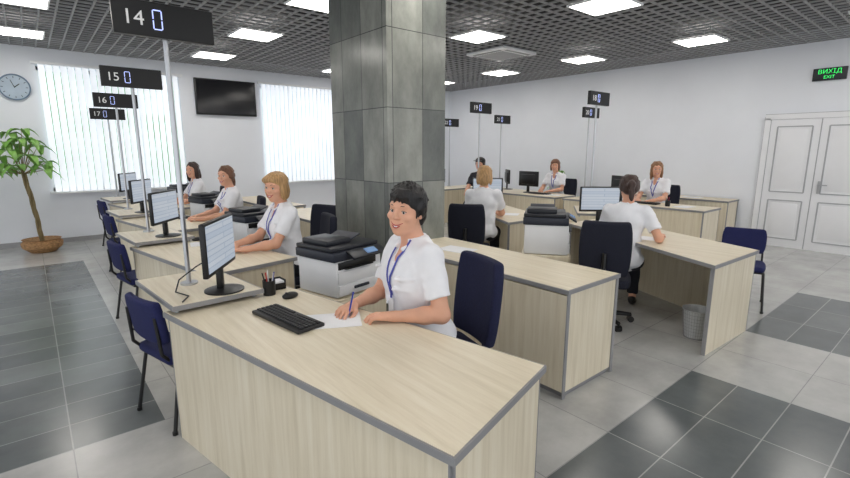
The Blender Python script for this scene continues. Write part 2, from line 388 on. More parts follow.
def stand():
    r=T('printer_stand','low ash printer cabinet standing on the floor','cabinet',(0,0,0),group='printer stands')
    P(r,'stand_body',B().box((0,0,.3),(.5,.46,.6),bev=.006),WOODZ,False)
    P(r,'drawer',B().box((0,-.232,.45),(.47,.012,.26),bev=.003),WOODZ,False)
    P(r,'door',B().box((0,-.232,.17),(.47,.012,.27),bev=.003),WOODZ,False)
    return r
pr=printer(); st=stand()
PR=[(1.68+.15*k,2.98+2.12*k,12) for k in range(4)]+[(3.94,2.78,35)]
for i,(x,y,a) in enumerate(PR):
    z=.61
    if i==0: pr.location=(x,y,z); pr.rotation_euler=(0,0,rad(a)); st.location=(x,y,.005); st.rotation_euler=(0,0,rad(a))
    else:
        q=clone(pr,(x,y,z),a); clone(st,(x,y,.005),a)
        if i==4: q.scale=(1.02,1.02,1.15)
def scr():
    m,nt,b=newmat('lit_screen'); N=nt.nodes; L=nt.links
    tc=N.new('ShaderNodeTexCoord'); br=N.new('ShaderNodeTexBrick')
    mp=N.new('ShaderNodeMapping'); mp.inputs['Rotation'].default_value=(rad(90),0,0); L.new(tc.outputs['Generated'],mp.inputs[0]); L.new(mp.outputs[0],br.inputs['Vector'])
    br.inputs['Scale'].default_value=1; br.inputs['Brick Width'].default_value=1.2; br.inputs['Row Height'].default_value=.12; br.inputs['Mortar Size'].default_value=.012
    br.inputs['Color1'].default_value=lin((204,216,232)); br.inputs['Color2'].default_value=lin((220,228,238)); br.inputs['Mortar'].default_value=lin((186,200,220))
    L.new(br.outputs[0],b.inputs['Emission Color']); b.inputs['Emission Strength'].default_value=.62; b.inputs['Base Color'].default_value=(.02,.02,.02,1); b.inputs['Roughness'].default_value=.2
    return m
SCR=scr()
def monitor():
    r=T('computer_monitor','black flat computer monitor on a stand with lit screen','monitor',group='computer monitors')
    P(r,'monitor_base',B().lathe([(0,0),(.11,0),(.11,.008),(.05,.018),(0,.02)],seg=32),BLACK)
    P(r,'monitor_neck',B().box((0,.02,.09),(.06,.03,.16),bev=.008),BLACK)
    bb=B().box((0,.012,.28),(.48,.03,.30),bev=.008).box((0,.035,.27),(.34,.03,.2),bev=.012)
    P(r,'monitor_housing',bb,BLACK)
    P(r,'screen',B().box((0,-.004,.285),(.445,.004,.26)),SCR,False)
    return r
mo=monitor()
MON=[(.80,2.80,.80,-35)]+[(.80+.15*k,2.86+2.12*k,.80,-38) for k in (1,2,3)]
MON+=[(5.2,2.93,.75,-132),(5.45,4.98,.75,-150),(7.6,3.9,.75,-20),(7.75,5.95,.75,0),(8.05,6.75,.75,-40),(7.0,7.95,.75,-100)]
for i,(x,y,z,nrm) in enumerate(MON):
    if i==0: mo.location=(x,y,z); mo.rotation_euler=(0,0,rad(nrm+90))
    else: clone(mo,(x,y,z),nrm+90)
kb=T('computer_keyboard','black computer keyboard on the desk','keyboard',group='keyboards')
P(kb,'keyboard_body',B().box((0,0,.01),(.44,.155,.018),bev=.005),BLACK)
bb=B()
for i in range(5):
    for j in range(19):
        if i==0 and 4<j<10: continue
        bb.box((-.2+j*.0222,-.052+i*.024,.022),(.018,.019,.008),bev=.002)
bb.box((-.08,-.052,.022),(.115,.019,.008),bev=.002)
o=P(kb,'keys',bb,mat('key_black',(34,34,38),.5)); 
ms=T('computer_mouse','small black computer mouse','mouse',group='computer mice')
P(ms,'mouse_shell',B().sph((0,0,.012),(.03,.052,.022)),BLACK); P(ms,'scroll_wheel',B().cyl((-.004,.025,.03),(.004,.025,.03),.007),DARK2)
KB=[(.93,2.22,98)]+[(1.12+.15*k,2.38+2.12*k,100) for k in (1,2,3)]+[(4.85,2.6,-28),(5.0,4.75,-28),(7.6,3.5,90),(7.65,5.6,90)]
for i,(x,y,a) in enumerate(KB):
    a2=rad(a); mx_,my_=x+math.cos(a2)*.32,y+math.sin(a2)*.32
    if i==0: mx_,my_=1.10,2.56
    if i==0: kb.location=(x,y,.751); kb.rotation_euler=(0,0,a2); ms.location=(mx_,my_,.752); ms.rotation_euler=(0,0,a2)
    else:
        clone(kb,(x,y,.751),a)
        if i<4: clone(ms,(mx_-.05,my_,.752),a)
# queue signs
def qsign(num,x,y,z0,zs,lab='tall steel pole carrying a black queue number sign reading '):
    r=T('queue_number_stand',lab+num,'queue sign',(x,y,0),group='queue number stands')
    P(r,'pole',B().cyl((0,.03,z0),(0,.03,zs+.09),.014,seg=16).cyl((0,.03,z0),(0,.03,z0+.012),.05,seg=24),CHROME)
    P(r,'sign_panel',B().box((0,0,zs),(.50,.045,.18),bev=.004),SIGNB,False)
    o=obj('sign_number',textmesh(num,.105,.002),r,(-.155,-.026,zs-.005),(rad(90),0,0)); o.data.materials.append(WTXT)
    bb=B()
    for sx in (-1,1):
        for sz in (-1,1): bb.box((-.04+sx*.021,-.025,zs+sz*.025),(.005,.006,.042))
    for sz in (-1,1): bb.box((-.04,-.025,zs+sz*.049),(.037,.006,.005))
    P(r,'led_digit',bb,LED,False)
for k,n in enumerate(('14','15','16','17')):
    qsign(n,(.675,.85,.99,1.13)[k],(3.05,5.33,7.56,9.7)[k],.80,(2.31,2.28,2.25,2.2)[k])
qsign('18',6.2,3.62,.80,2.31); qsign('19',6.05,5.72,.80,2.31); qsign('20',7.85,4.72,.75,2.26); qsign('21',8.15,7.05,.75,2.26)
qsign('22',7.64,8.18,.75,2.22)
# chairs
def cushion(sz,c,bev,curve=0,axis='y',rot=(0,0,0)):
    bm=bmesh.new(); bmesh.ops.create_cube(bm,size=1)
    for v in bm.verts: v.co=Vector((v.co.x*sz[0],v.co.y*sz[1],v.co.z*sz[2]))
    bmesh.ops.bevel(bm,geom=list(bm.edges),offset=bev,segments=4,profile=.6,affect='EDGES')
    bmesh.ops.subdivide_edges(bm,edges=[e for e in bm.edges if e.calc_length()>.08],cuts=6,use_grid_fill=True)
    for v in bm.verts:
        x=v.co.x/(sz[0]/2)
        if axis=='y': v.co.y+=curve*x*x; 
        t=abs(v.co.z)/(sz[2]/2) if axis=='y' else abs(v.co.y)/(sz[1]/2)
        v.co.x*=(1-.12*t**3)
    bmesh.ops.transform(bm,matrix=Matrix.Translation(c)@Euler(rot).to_matrix().to_4x4(),verts=bm.verts)
    b=B(); b._add(bm,0); return b
def office_chair(f,lab):
    r=T('office_chair',lab,'office chair',group='swivel office chairs')
    P(r,'seat',cushion((.48,.46,.08),(0,0,.43),.035,0,'z'),f)
    P(r,'backrest',cushion((.44,.07,.50),(0,-.245,.75),.032,.03,'y',(rad(6),0,0)),f)
    P(r,'back_support',B().tube([(0,-.1,.38),(0,-.27,.38),(0,-.3,.5),(0,-.29,.72)],.022),BLACK)
    P(r,'gas_column',B().cyl((0,0,.1),(0,0,.39),.028).cyl((0,0,.08),(0,0,.22),.045).box((0,0,.385),(.2,.2,.02)),BLACK)
    bb=B()
    for i in range(5):
        a=2*math.pi*i/5+.3; bb.cyl((0,0,.1),(math.cos(a)*.28,math.sin(a)*.28,.075),.03,.018)
    P(r,'star_base',bb,BLACK)
    for i in range(5):
        a=2*math.pi*i/5+.3; x,y=math.cos(a)*.28,math.sin(a)*.28
        P(r,'caster',B().cyl((x-.022*math.sin(a),y+.022*math.cos(a),.03),(x+.022*math.sin(a),y-.022*math.cos(a),.03),.029).cyl((x,y,.03),(x,y,.08),.01),BLACK)
    return r
oc=office_chair(CHARF,'dark swivel office chair with padded back behind a desk')
OC=[(1.74,1.90,165)]+[(1.78+.15*k,1.97+2.12*k,165) for k in (1,2,3)]+[(4.02,2.18,28),(4.0,3.93,35),(8.42,3.6,180),(8.6,5.75,180),(6.95,6.55,200),(2.3,4.66,200)]
for i,(x,y,a) in enumerate(OC):
    if i==0: oc.location=(x,y,.001); oc.rotation_euler=(0,0,rad(a-90)); 
    else: clone(oc,(x,y,.001),a-90)
for c in oc.children:
    if c.name.split('.')[0] in('seat','backrest'):
        c.data=c.data.copy(); c.data.materials.clear(); c.data.materials.append(NAVY)
oc['label']='navy swivel office chair with padded back under the short-haired woman'
def visitor():
    r=T('visitor_chair','navy upholstered visitor chair with black tubular steel legs','chair',group='visitor chairs')
    P(r,'seat',cushion((.43,.40,.055),(0,0,.43),.026,0,'z'),NAVYB)
    P(r,'backrest',cushion((.40,.045,.26),(0,-.225,.655),.022,.02,'y',(rad(8),0,0)),NAVYB)
    bb=B()
    for s_ in (-1,1): bb.tube([(s_*.18,-.16,.40),(s_*.18,-.225,.48),(s_*.17,-.24,.70)],.010)
    bb.tube([(-.2,-.17,.395),(.2,-.17,.395),(.2,.17,.395),(-.2,.17,.395),(-.2,-.17,.395)],.010)
    P(r,'frame',bb,BLACK)
    for sx in (-1,1):
        for sy in (-1,1): P(r,'leg',B().tube([(sx*.2,sy*.15,.395),(sx*.225,sy*.22,.012)],.011).cyl((sx*.225,sy*.22,0),(sx*.225,sy*.22,.02),.015),BLACK)
    return r
vc=visitor()
VC=[(.62,3.06,14),(.74,5.05,10),(.92,7.2,8),(1.06,9.3,8),(5.60,1.52,195)]
for i,(x,y,a) in enumerate(VC):
    if i==0: vc.location=(x,y,.001); vc.rotation_euler=(0,0,rad(a-90))
    else: clone(vc,(x,y,.001),a-90)
# waste bin
r=T('waste_bin','wire mesh waste basket with a pale liner under the desk','waste bin',(4.30,1.44,0))
bb=B()
for j in range(9):
    z=.01+j*.03; rr=.09+.025*j/8
    bb.tube([(rr*math.cos(a*math.pi/12),rr*math.sin(a*math.pi/12),z) for a in range(25)],.001,seg=4)
for i in range(32):
    a=2*math.pi*i/32; bb.cyl((.09*math.cos(a),.09*math.sin(a),.01),(.115*math.cos(a),.115*math.sin(a),.25),.001,seg=4)
bb.cyl((0,0,.004),(0,0,.01),.09,seg=28)
P(r,'wire_basket',bb,mat('grey_wire',(140,142,146),.5)); P(r,'bin_liner',B().lathe([(.0,.012),(.086,.012),(.108,.24),(.12,.26)],seg=28,wob=lambda a,z:1+.02*math.sin(9*a)),mat('liner_plastic',(200,203,205),.5))
def penholder(x,y,n=5):
    r=T('pen_holder','black mesh pen cup filled with pens','pen holder',(x,y,.751),group='pen holders')
    bb=B().lathe([(0,0),(.036,0),(.038,.09),(.034,.09),(.032,.005),(0,.005)],seg=24); P(r,'cup',bb,BLACK)
    for i in range(n):
        a=i*1.3; P(r,'pen',B().cyl((.01*math.cos(a),.01*math.sin(a),.008),(.036*math.cos(a),.036*math.sin(a),.135+.01*(i%2)),.004,seg=8),mat('pen_%d'%i,[(40,60,160),(220,220,220),(30,30,30),(180,40,40),(200,200,205)][i%5],.4))
penholder(1.03,2.70); penholder(1.3,4.9,4); penholder(7.5,3.1,4)
r=T('stationery_tray','small black desk organiser with note slips','desk organiser',(1.11,2.80,.751))
P(r,'tray',B().box((0,0,.005),(.1,.09,.01)).box((-.048,0,.03),(.004,.09,.06)).box((.048,0,.03),(.004,.09,.06)).box((0,.043,.03),(.1,.004,.06)).box((0,-.043,.02),(.1,.004,.04)),BLACK,False)
P(r,'note_slips',B().box((0,0,.03),(.085,.075,.04)),PAPER,False)
def paper(x,y,z,a,lab='sheet of white paper lying on the desk',n=1):
    o=obj('paper_sheet',B().box((0,0,.001*n),(.21,.297,.002*n)).mesh('paper_sheet',[PAPER],False),None,(x,y,z),(0,0,rad(a)))
    o['label']=lab; o['category']='paper'; o['group']='loose papers on desks'
paper(1.10,2.06,.751,62,'sheet of white paper under the writing hand')
for x,y,a,n in ((1.3,4.3,30,1),(1.2,4.6,80,2),(1.5,6.5,20,3),(1.7,8.6,60,3),(2.8,2.9,10,2),(4.6,2.1,20,1),(7.6,4.35,5,4),(7.6,2.9,80,2),(7.65,5.3,15,3),(4.9,4.1,30,2),(9.25,3.4,0,5),(9.3,4.0,12,8)): paper(x,y,.751,a,n=n)
r=T('monitor_cable','thin black cable trailing from the monitor','cable',(0,0,0))
pts=[(.77,2.86,1.0),(.69,2.95,.93),(.60,2.98,.86),(.56,2.9,.812),(.6,2.78,.81),(.55,2.7,.806)]
P(r,'cable_sleeve',B().tube(pts,.004),BLACK)
# plants
LEAF=mat('green_leaf',(122,172,78),.45,var=.3,scale=(5,5,5)); BARK=mat('bark',(130,114,80),.8,var=.3,scale=(20,20,6),bump=.6); WICK=mat('woven_basket',(172,132,90),.8,var=.4,scale=(30,30,60),bump=.8)
def leaf(b,p,d,L,W):
    d=d.normalized(); s_=d.cross(Vector((0,0,1)));  s_=s_.normalized() if s_.length>.01 else Vector((1,0,0))
    o=len(b.v); pr_=[(0,.05),(.2,.5),(.45,1),(.7,.85),(.9,.4),(1,.02)]
    for t,w_ in pr_:
        c=p+d*L*(t-.15*t*t)+Vector((0,0,-L*.75*t*t)); h=Vector((0,0,W*.25*w_))
        b.v+= [tuple(c-s_*W*w_/2+h),tuple(c),tuple(c+s_*W*w_/2+h)]
    for i in range(len(pr_)-1):
        a=o+i*3; b.f+=[[a,a+1,a+4,a+3],[a+1,a+2,a+5,a+4]]; b.m+=[0,0]
def plant(x,y,h,R,ncl,lab,potr=.22,bask=True):
    r=T('potted_plant',lab,'plant',(x,y,0))
    if bask: P(r,'basket_pot',B().lathe([(0,.0),(potr*.6,.0),(potr*.95,.08),(potr,.15),(potr*.85,.2),(potr*.95,.21),(potr*.8,.19),(0,.17)],seg=36,wob=lambda a,z:1+.015*math.sin(18*a+z*90)),WICK)
    else: P(r,'pot',B().lathe([(0,0),(potr*.7,0),(potr,.3),(potr*.92,.3),(potr*.88,.27),(0,.27)],seg=28),WHITE)
    b=B(); top=h*.62
    for q in range(3):
        pts=[(.022*math.cos(q*2.1+t*.9),.022*math.sin(q*2.1+t*.9),.17+(top-.17)*t/7) for t in range(8)]
        b.tube([tuple(Vector(p)+Vector((-.08*(i/7)**1.5*1.2 if bask else 0,0,0))) for i,p in enumerate(pts)],.016)
    br=[]
    tp=Vector((-.1 if bask else 0,0,top))
    for i in range(ncl):
        a=i*2.4; rr=R*math.sqrt((i+.5)/ncl); z=h-.10-(rr/R)**2*(h-top)*.85+random.uniform(-.1,.05)
        e=Vector((tp.x+rr*math.cos(a),rr*math.sin(a),z)); b.cyl(tuple(tp),tuple(e),.008,.004,seg=6); br.append(e)
    P(r,'trunk',b,BARK)
    b=B()
    for e in br:
        for i in range(5):
            a=i*math.pi/2.5+random.uniform(-.2,.2); leaf(b,e,Vector((math.cos(a),math.sin(a),random.uniform(.1,.6))),random.uniform(.22,.32)*(R/.38)**.5,.095 if bask else .06)
    P(r,'leaves',b,LEAF)
plant(.02,9.6,2.0,.36,19,'tall money tree with braided trunk in a woven basket',.27)
plant(9.15,6.2,1.25,.15,9,'leafy green plant in a white pot by the wall',.16,False)
# ------------------------------------------------------------ people via signed distance fields
V3=lambda *a: np.array(a,dtype=np.float64)
def nrm_(v): return v/np.linalg.norm(v)
def cone(p0,r0,p1,r1,k=.02,cut=False,op='+',flat=None): return dict(t='c',p0=np.array(p0,float),p1=np.array(p1,float),r0=r0,r1=r1,k=k,cut=cut,op=op,flat=flat)
def ell(c,r,R=None,k=.02,op='+'): return dict(t='e',c=np.array(c,float),r=np.array(r,float),R=np.eye(3) if R is None else R,k=k,op=op)
def field(prims,res,noise=0,seed=0,nf=1.0):
    lo=np.full(3,1e9); hi=-lo
    for p in prims:
        if p['t']=='c':
            m=max(p['r0'],p['r1']); a=np.minimum(p['p0'],p['p1'])-m; c=np.maximum(p['p0'],p['p1'])+m
        else: m=p['r'].max(); a=p['c']-m; c=p['c']+m
        p['lo'],p['hi']=a,c
        if p['op']=='+': lo=np.minimum(lo,a); hi=np.maximum(hi,c)
    lo-=res*3+.012; hi+=res*3+.012
    n=np.ceil((hi-lo)/res).astype(int)+1
    F=np.full(n,1.0,dtype=np.float32)
    ax=[(lo[i]+np.arange(n[i])*res).astype(np.float32) for i in range(3)]
    for p in prims:
        mg=p['k']*1.2+res*2.5+.005
        i0=np.clip(np.floor((p['lo']-mg-lo)/res).astype(int),0,n-1); i1=np.clip(np.ceil((p['hi']+mg-lo)/res).astype(int)+1,1,n)
        if (i1<=i0).any(): continue
        sl=tuple(slice(i0[i],i1[i]) for i in range(3))
        X=ax[0][sl[0]][:,None,None]; Y=ax[1][sl[1]][None,:,None]; Z=ax[2][sl[2]][None,None,:]
        if p['t']=='c':
            ba=p['p1']-p['p0']; x,y,z=X-p['p0'][0],Y-p['p0'][1],Z-p['p0'][2]
            h0=(x*ba[0]+y*ba[1]+z*ba[2])/max(ba.dot(ba),1e-9); h=np.clip(h0,0,1)
            d=np.sqrt((x-ba[0]*h)**2+(y-ba[1]*h)**2+(z-ba[2]*h)**2)-(p['r0']+(p['r1']-p['r0'])*h)
            if p['cut']: d=np.maximum(d,(h0-1)*np.linalg.norm(ba))
        else:
            x,y,z=X-p['c'][0],Y-p['c'][1],Z-p['c'][2]; R=p['R']; q=[(x*R[0,i]+y*R[1,i]+z*R[2,i])/p['r'][i] for i in range(3)]
            k0=np.sqrt(q[0]**2+q[1]**2+q[2]**2)+1e-6; k1=np.sqrt(sum((q[i]/p['r'][i])**2 for i in range(3)))+1e-6
            d=k0*(k0-1)/k1
        f=F[sl]; k=p['k']
        if p['op']=='+':
            h=np.clip(.5+.5*(d-f)/k,0,1); F[sl]=d*(1-h)+f*h-k*h*(1-h)
        else:
            d=-d; h=np.clip(.5-.5*(d-f)/k,0,1); F[sl]=d*(1-h)+f*h+k*h*(1-h)
    if noise:
        X=ax[0][:,None,None]; Y=ax[1][None,:,None]; Z=ax[2][None,None,:]
        F+=noise*(np.sin(X*31*nf+Z*17*nf+seed)*np.sin(Y*27*nf-Z*23*nf+seed*2)+.6*np.sin(X*53*nf-Z*41*nf+Y*20)).astype(np.float32)
    return F,lo,n
def nets(F,lo,res,name,mt):
    s=F<0; nx,ny,nz=F.shape; cnt=np.zeros((nx-1,ny-1,nz-1),np.int8)
    offs=list(itertools.product((0,1),(0,1),(0,1)))
    for i,j,k in offs: cnt+=s[i:nx-1+i,j:ny-1+j,k:nz-1+k]
    act=(cnt>0)&(cnt<8); ijk=np.argwhere(act); idx=np.full(act.shape,-1,np.int64); idx[act]=np.arange(len(ijk))
    val={o:F[ijk[:,0]+o[0],ijk[:,1]+o[1],ijk[:,2]+o[2]] for o in offs}
    acc=np.zeros((len(ijk),3)); num=np.zeros(len(ijk))
    for a in offs:
        for d in range(3):
            if a[d]==0:
                c=list(a); c[d]=1; c=tuple(c); va,vb=val[a],val[c]; m=(va<0)!=(vb<0)
                t=np.where(m,va/np.where(m,va-vb,1),0)
                pos=np.tile(np.array(a,float),(len(ijk),1)); pos[:,d]+=t
                acc[m]+=pos[m]; num[m]+=1
    V=lo+(ijk+acc/np.maximum(num,1)[:,None])*res
    Q=[]
    def sub(ax_,c): v=[slice(1,-1)]*3; v[ax_]=c; return tuple(v)
    for ax_ in range(3):
        a=s[sub(ax_,slice(0,-1))]; c=s[sub(ax_,slice(1,None))]; pos=np.argwhere(a!=c)
        if not len(pos): continue
        add=np.array([1,1,1]); add[ax_]=0; pos=pos+add
        e1=np.zeros(3,int); e1[(ax_+1)%3]=1; e2=np.zeros(3,int); e2[(ax_+2)%3]=1
        g=lambda q: idx[q[:,0],q[:,1],q[:,2]]
        q=np.stack([g(pos-e1-e2),g(pos-e2),g(pos),g(pos-e1)],1)
        ins=s[pos[:,0],pos[:,1],pos[:,2]]; q[~ins]=q[~ins][:,::-1]; Q.append(q)
    Q=np.concatenate(Q); Q=Q[(Q>=0).all(1)]
    me=bpy.data.meshes.new(name); me.vertices.add(len(V)); me.vertices.foreach_set('co',V.astype(np.float32).ravel())
    me.loops.add(len(Q)*4); me.loops.foreach_set('vertex_index',Q.ravel().astype(np.int32))
    me.polygons.add(len(Q)); me.polygons.foreach_set('loop_start',(np.arange(len(Q))*4).astype(np.int32))
    try: me.polygons.foreach_set('loop_total',np.full(len(Q),4,np.int32))
    except Exception: pass
    me.update(calc_edges=True); me.validate(); me.polygons.foreach_set('use_smooth',[True]*len(me.polygons)); me.materials.append(mt)
    return me
def ik(S_,W,a,b,pole):
    d=W-S_; L=np.linalg.norm(d); L2=min(L,(a+b)*.995); u=d/L; W=S_+u*L2
    x=(a*a-b*b+L2*L2)/(2*L2); h=math.sqrt(max(a*a-x*x,1e-6)); pl=pole-u*pole.dot(u); pl=nrm_(pl)
    return S_+u*x+pl*h,W
def hand(pr,W,d,n,side,curl=.35,k=.006,thick=1.0):
    d=nrm_(d); n=nrm_(n-d*n.dot(d)); t=np.cross(d,n)*side
    offs=(.031,.0105,-.0105,-.030); ml=(.084,.088,.083,.074); fl=(.072,.080,.074,.057)
    pr.append(cone(W-d*.01,.024,W+d*.05,.022,.015)); 
    for i in range(4):
        K=W+d*ml[i]+t*offs[i]; pr.append(cone(W+d*.02+t*offs[i]*.6,.015,K,.0115,.01))
        dd=nrm_(d+t*offs[i]*3.0); p=K
        ang=curl*.6
        for s_,f in enumerate((.45,.31,.24)):
            v=dd*math.cos(ang)+n*math.sin(ang); q=p+v*fl[i]*f; r_=(.0092,.0083,.0075)[s_]*thick
            pr.append(cone(p,r_*1.03,q,r_*.94,.002)); p=q; ang+=curl*(1.0+.15*i)
    b0=W+d*.022+t*.02
    p1=b0+nrm_(d*.65+t*.62+n*.3)*.042; p2=p1+nrm_(d*.9+t*.15+n*.35)*.032; p3=p2+nrm_(d*.95-t*.1+n*.3)*.024
    pr+= [cone(b0,.016,p1,.0125,.01),cone(p1,.0115,p2,.010,.003),cone(p2,.010,p3,.0085,.002)]
def hair_prims(C,R,st,hs):
    q=lambda x,y,z:C+R@(V3(x,y,z)*hs)
    E=lambda c,r,k=.02,op='+':ell(q(*c),np.array(r)*hs,R,k,op)
    L=[E((0,-.02,.036),(.084,.098,.088)),E((0,-.06,-.02),(.072,.055,.065))]
    if st=='short': L+=[E((0,-.008,.076),(.079,.084,.048),.03),E((.074,-.018,.012),(.016,.040,.044)),E((-.074,-.018,.012),(.016,.040,.044)),E((0,-.075,-.045),(.060,.038,.055))]
    if st=='bob': L+=[E((0,-.005,.07),(.08,.085,.05)),E((.076,-.005,-.035),(.022,.046,.075)),E((-.076,-.005,-.035),(.022,.046,.075)),E((0,-.07,-.05),(.076,.042,.08)),E((.03,.06,.065),(.05,.035,.03))]
    if st=='tied': L+=[E((0,-.125,.0),(.038,.040,.042)),E((0,-.135,-.08),(.026,.026,.08)),E((.07,-.02,.0),(.02,.045,.04)),E((-.07,-.02,.0),(.02,.045,.04))]
    if st=='long': L+=[E((.074,.0,-.06),(.026,.045,.12)),E((-.074,.0,-.06),(.026,.045,.12)),E((0,-.075,-.09),(.085,.045,.14))]
    L+=[E((0,.105,-.035),(.068,.078,.088),.012,'-')]
    if st in('short',): L+=[E((.0,.12,.02),(.064,.058,.042),.012,'-')]
    if st in('tied','long','bob'): L+=[E((0,.125,.015),(.054,.058,.048),.012,'-')]
    if st=='short':
        for i in range(9):
            t=i/8; x0=-.035+.05*t; x1=-.052+.118*t
            a=q(x0,.060-.01*abs(t-.5),.098); m_=q((x0+x1)/2+.004,.085-.018*abs(t-.45)*2,.078); e=q(x1,.084-.055*(abs(x1)/.066)**2,.052+.012*math.sin(i*2.1)-.024*(abs(x1)/.066)**2)
            L+=[cone(a,.014,m_,.009,.004),cone(m_,.009,e,.003,.003)]
        for s_ in(-1,1): L.append(cone(q(s_*.075,.018,.02),.012,q(s_*.073,.028,-.022),.003,.006))
        rn=np.random.RandomState(4)
        for i in range(110):
            a=rn.uniform(0,2*math.pi); e=rn.uniform(-.1,1.45)
            if math.sin(a)>.2 and e<.75: continue
            dv=V3(math.cos(a)*math.cos(e),math.sin(a)*math.cos(e),math.sin(e)); base=V3(0,-.012,.045)+dv*V3(.081,.091,.081)
            tang=V3(.25,.3,-.85); tang=tang-dv*tang.dot(dv); tip=base+dv*.012+tang*.030; L.append(cone(q(*base),.008,q(*tip),.0025,.003))
    else:
        rn=np.random.RandomState(9)
        for i in range(40):
            a=rn.uniform(0,2*math.pi); e=rn.uniform(-.2,1.3)
            if math.sin(a)>.1 and e<.8: continue
            dv=V3(math.cos(a)*math.cos(e),math.sin(a)*math.cos(e),math.sin(e)); base=V3(0,-.012,.04)+dv*V3(.080,.092,.084)
            tang=V3(0,-.3,-.9); tang=tang-dv*tang.dot(dv); L.append(cone(q(*base),.010,q(*(base+dv*.003+tang*.045)),.006,.005))
    return L
def head_prims(q,E,hs,fat):
    out=[E((0,-.012,.03),(.076,.094,.085),.03),E((0,.022,-.030),(.061+fat,.064,.080),.03),E((0,.030,-.070),(.045+fat,.048,.034),.03),E((0,.060,-.096),(.022+fat*.6,.020,.016),.022)]
    for s_ in(-1,1):
        out+=[E((s_*.042,.059,-.022),(.021+fat*.4,.022,.017),.014),E((s_*.077,-.004,-.004),(.009,.018,.030),.006)]
    out+=[E((0,.072,.034),(.048,.016,.012),.018)]
    for s_ in(-1,1): out.append(E((s_*.031,.094,.006),(.016,.018,.012),.010,'-'))
    for s_ in(-1,1):
        out.append(E((s_*.031,.0675,.0065),(.0155,.0150,.0145),.003)); out.append(E((s_*.031,.086,.0055),(.0142,.0120,.0064),.002,'-'))
    out+=[cone(q(0,.080,.016),.0065,q(0,.099,-.018),.0105,.010),E((.0105,.092,-.022),(.0085,.010,.0075),.006),E((-.0105,.092,-.022),(.0085,.010,.0075),.006)]
    out+=[E((0,.077,-.056),(.030,.014,.018),.014)]
    return out
PEOPLE=0
def person(label,loc,face,res=.0095,lean=.08,hair='bob',hm=H_BROWN,wr=None,wl=None,dr=None,dl=None,head=(0,0,0),build=1.0,seat=.46,shirt=SHIRT,lan=True,curl=.35,side=0.0,smile=.011,hs=1.0,cap=False,neckfwd=.02,sc=1.05,fat=0.0,arm=1.0):
    global PEOPLE; PEOPLE+=1
    r=T('person',label,'person',(loc[0],loc[1],0),face-90); r.scale=(sc,sc,sc)
    rz=rad(face-90); Ri=np.array([[math.cos(rz),math.sin(rz),0],[-math.sin(rz),math.cos(rz),0],[0,0,1]])
    tl=lambda w: (Ri@(np.array(w,float)-V3(loc[0],loc[1],0)))/sc
    dz=seat-.46; l=lean; sd=side
    pel=V3(0,0,.565+dz); wai=V3(sd*.3,.015+l*.35,.72+dz); che=V3(sd*.7,l*.75,.90+dz); nb=V3(sd,l,1.06+dz); hc=V3(sd*1.15,l+neckfwd+.015,1.225+dz)
    yaw,pit,rol=[rad(a) for a in head]
    R=np.array((Matrix.Rotation(yaw,3,'Z')@Matrix.Rotation(pit,3,'X')@Matrix.Rotation(rol,3,'Y')))
    bld=build; sw=.165*(1+(bld-1)*.35); ab=bld*arm
    def torso(o):
        E=[ell(pel,(.165*bld+o,.125*bld+o,.11+o),k=.06),ell(wai,(.132*bld+o,.108*bld+o,.14+o),k=.07),ell(che,(.146*bld+o,.103*bld+o,.15+o),k=.06)]
        for s_ in (-1,1): E.append(ell(che+V3(s_*.060*bld,.052*bld,-.035),(.062*bld+o,.052*bld+o,.066*bld+o),k=.07))
        E.append(cone(nb+V3(-sw+.03,-.012,-.050),.044*bld**.5+o,nb+V3(sw-.03,-.012,-.050),.044*bld**.5+o,.04))
        E.append(ell(nb+V3(0,-.02,-.03),(.11+o,.06+o,.055+o),k=.04))
        return E
    shR=nb+V3(sw,-.005,-.055); shL=nb+V3(-sw,-.005,-.055)
    body=torso(0)
    WR=tl(wr) if wr is not None else V3(.13,.40+l*.5,.782/sc); WL=tl(wl) if wl is not None else V3(-.13,.40+l*.5,.782/sc)
    arms=[]
    for S_,W,s_,dd in ((shR,WR,1,dr),(shL,WL,-1,dl)):
        pole=V3(s_*.55,-.35,-1.0); E_,W=ik(S_,W,.275,.235,pole)
        hd=nrm_(W-E_) if dd is None else nrm_(Ri@np.array(dd,float))
        if dd is None: hd=nrm_(hd*V3(1,1,.2)+V3(-s_*.25,0,0))
        arms.append((S_,E_,W,s_))
        body+=[cone(S_,.045*ab,E_,.036*ab,.03),cone(E_,.037*ab,E_+(W-E_)*.35,.038*ab,.02),cone(E_+(W-E_)*.35,.037*ab,W,.0235,.02)]
        hand(body,W,hd,V3(0,0,-1),s_,curl)
    kn=[V3(s_*.105,.43,.50+dz) for s_ in(-1,1)]; an=[V3(s_*.11,.40,.09) for s_ in(-1,1)]; hp=[V3(s_*.09,.02,.545+dz) for s_ in(-1,1)]
    for h_,k_,a_ in zip(hp,kn,an): body+=[cone(h_,.078,k_,.056,.03),cone(k_,.055,a_,.036,.03),cone(a_+V3(0,-.02,-.04),.033,a_+V3(0,.13,-.06),.026,.02)]
    q=lambda x,y,z:hc+R@(V3(x,y,z)*hs)
    E=lambda c,rr,k=.02,op='+':ell(q(*c),np.array(rr)*hs,R,k,op)
    body+=[cone(nb+V3(0,-.015,-.03),.056+fat,q(0,-.02,-.06),.049+fat,.03)]
    body+=head_prims(q,E,hs,fat)
    F,lo,n=field(body,res); obj('body',nets(F,lo,res,'body',SKIN),r)
    # shirt
    sh=torso(.012)
    for S_,E_,W,s_ in arms: sh.append(cone(S_+nrm_(S_-E_)*.002,.055*ab,S_+(E_-S_)*.70,.058*ab,.04,cut=True))
    sh.append(cone(nb+V3(0,-.015,-.05),.062,nb+V3(0,-.012,.022),.064,.03,cut=True))
    rn=np.random.RandomState(PEOPLE*7)
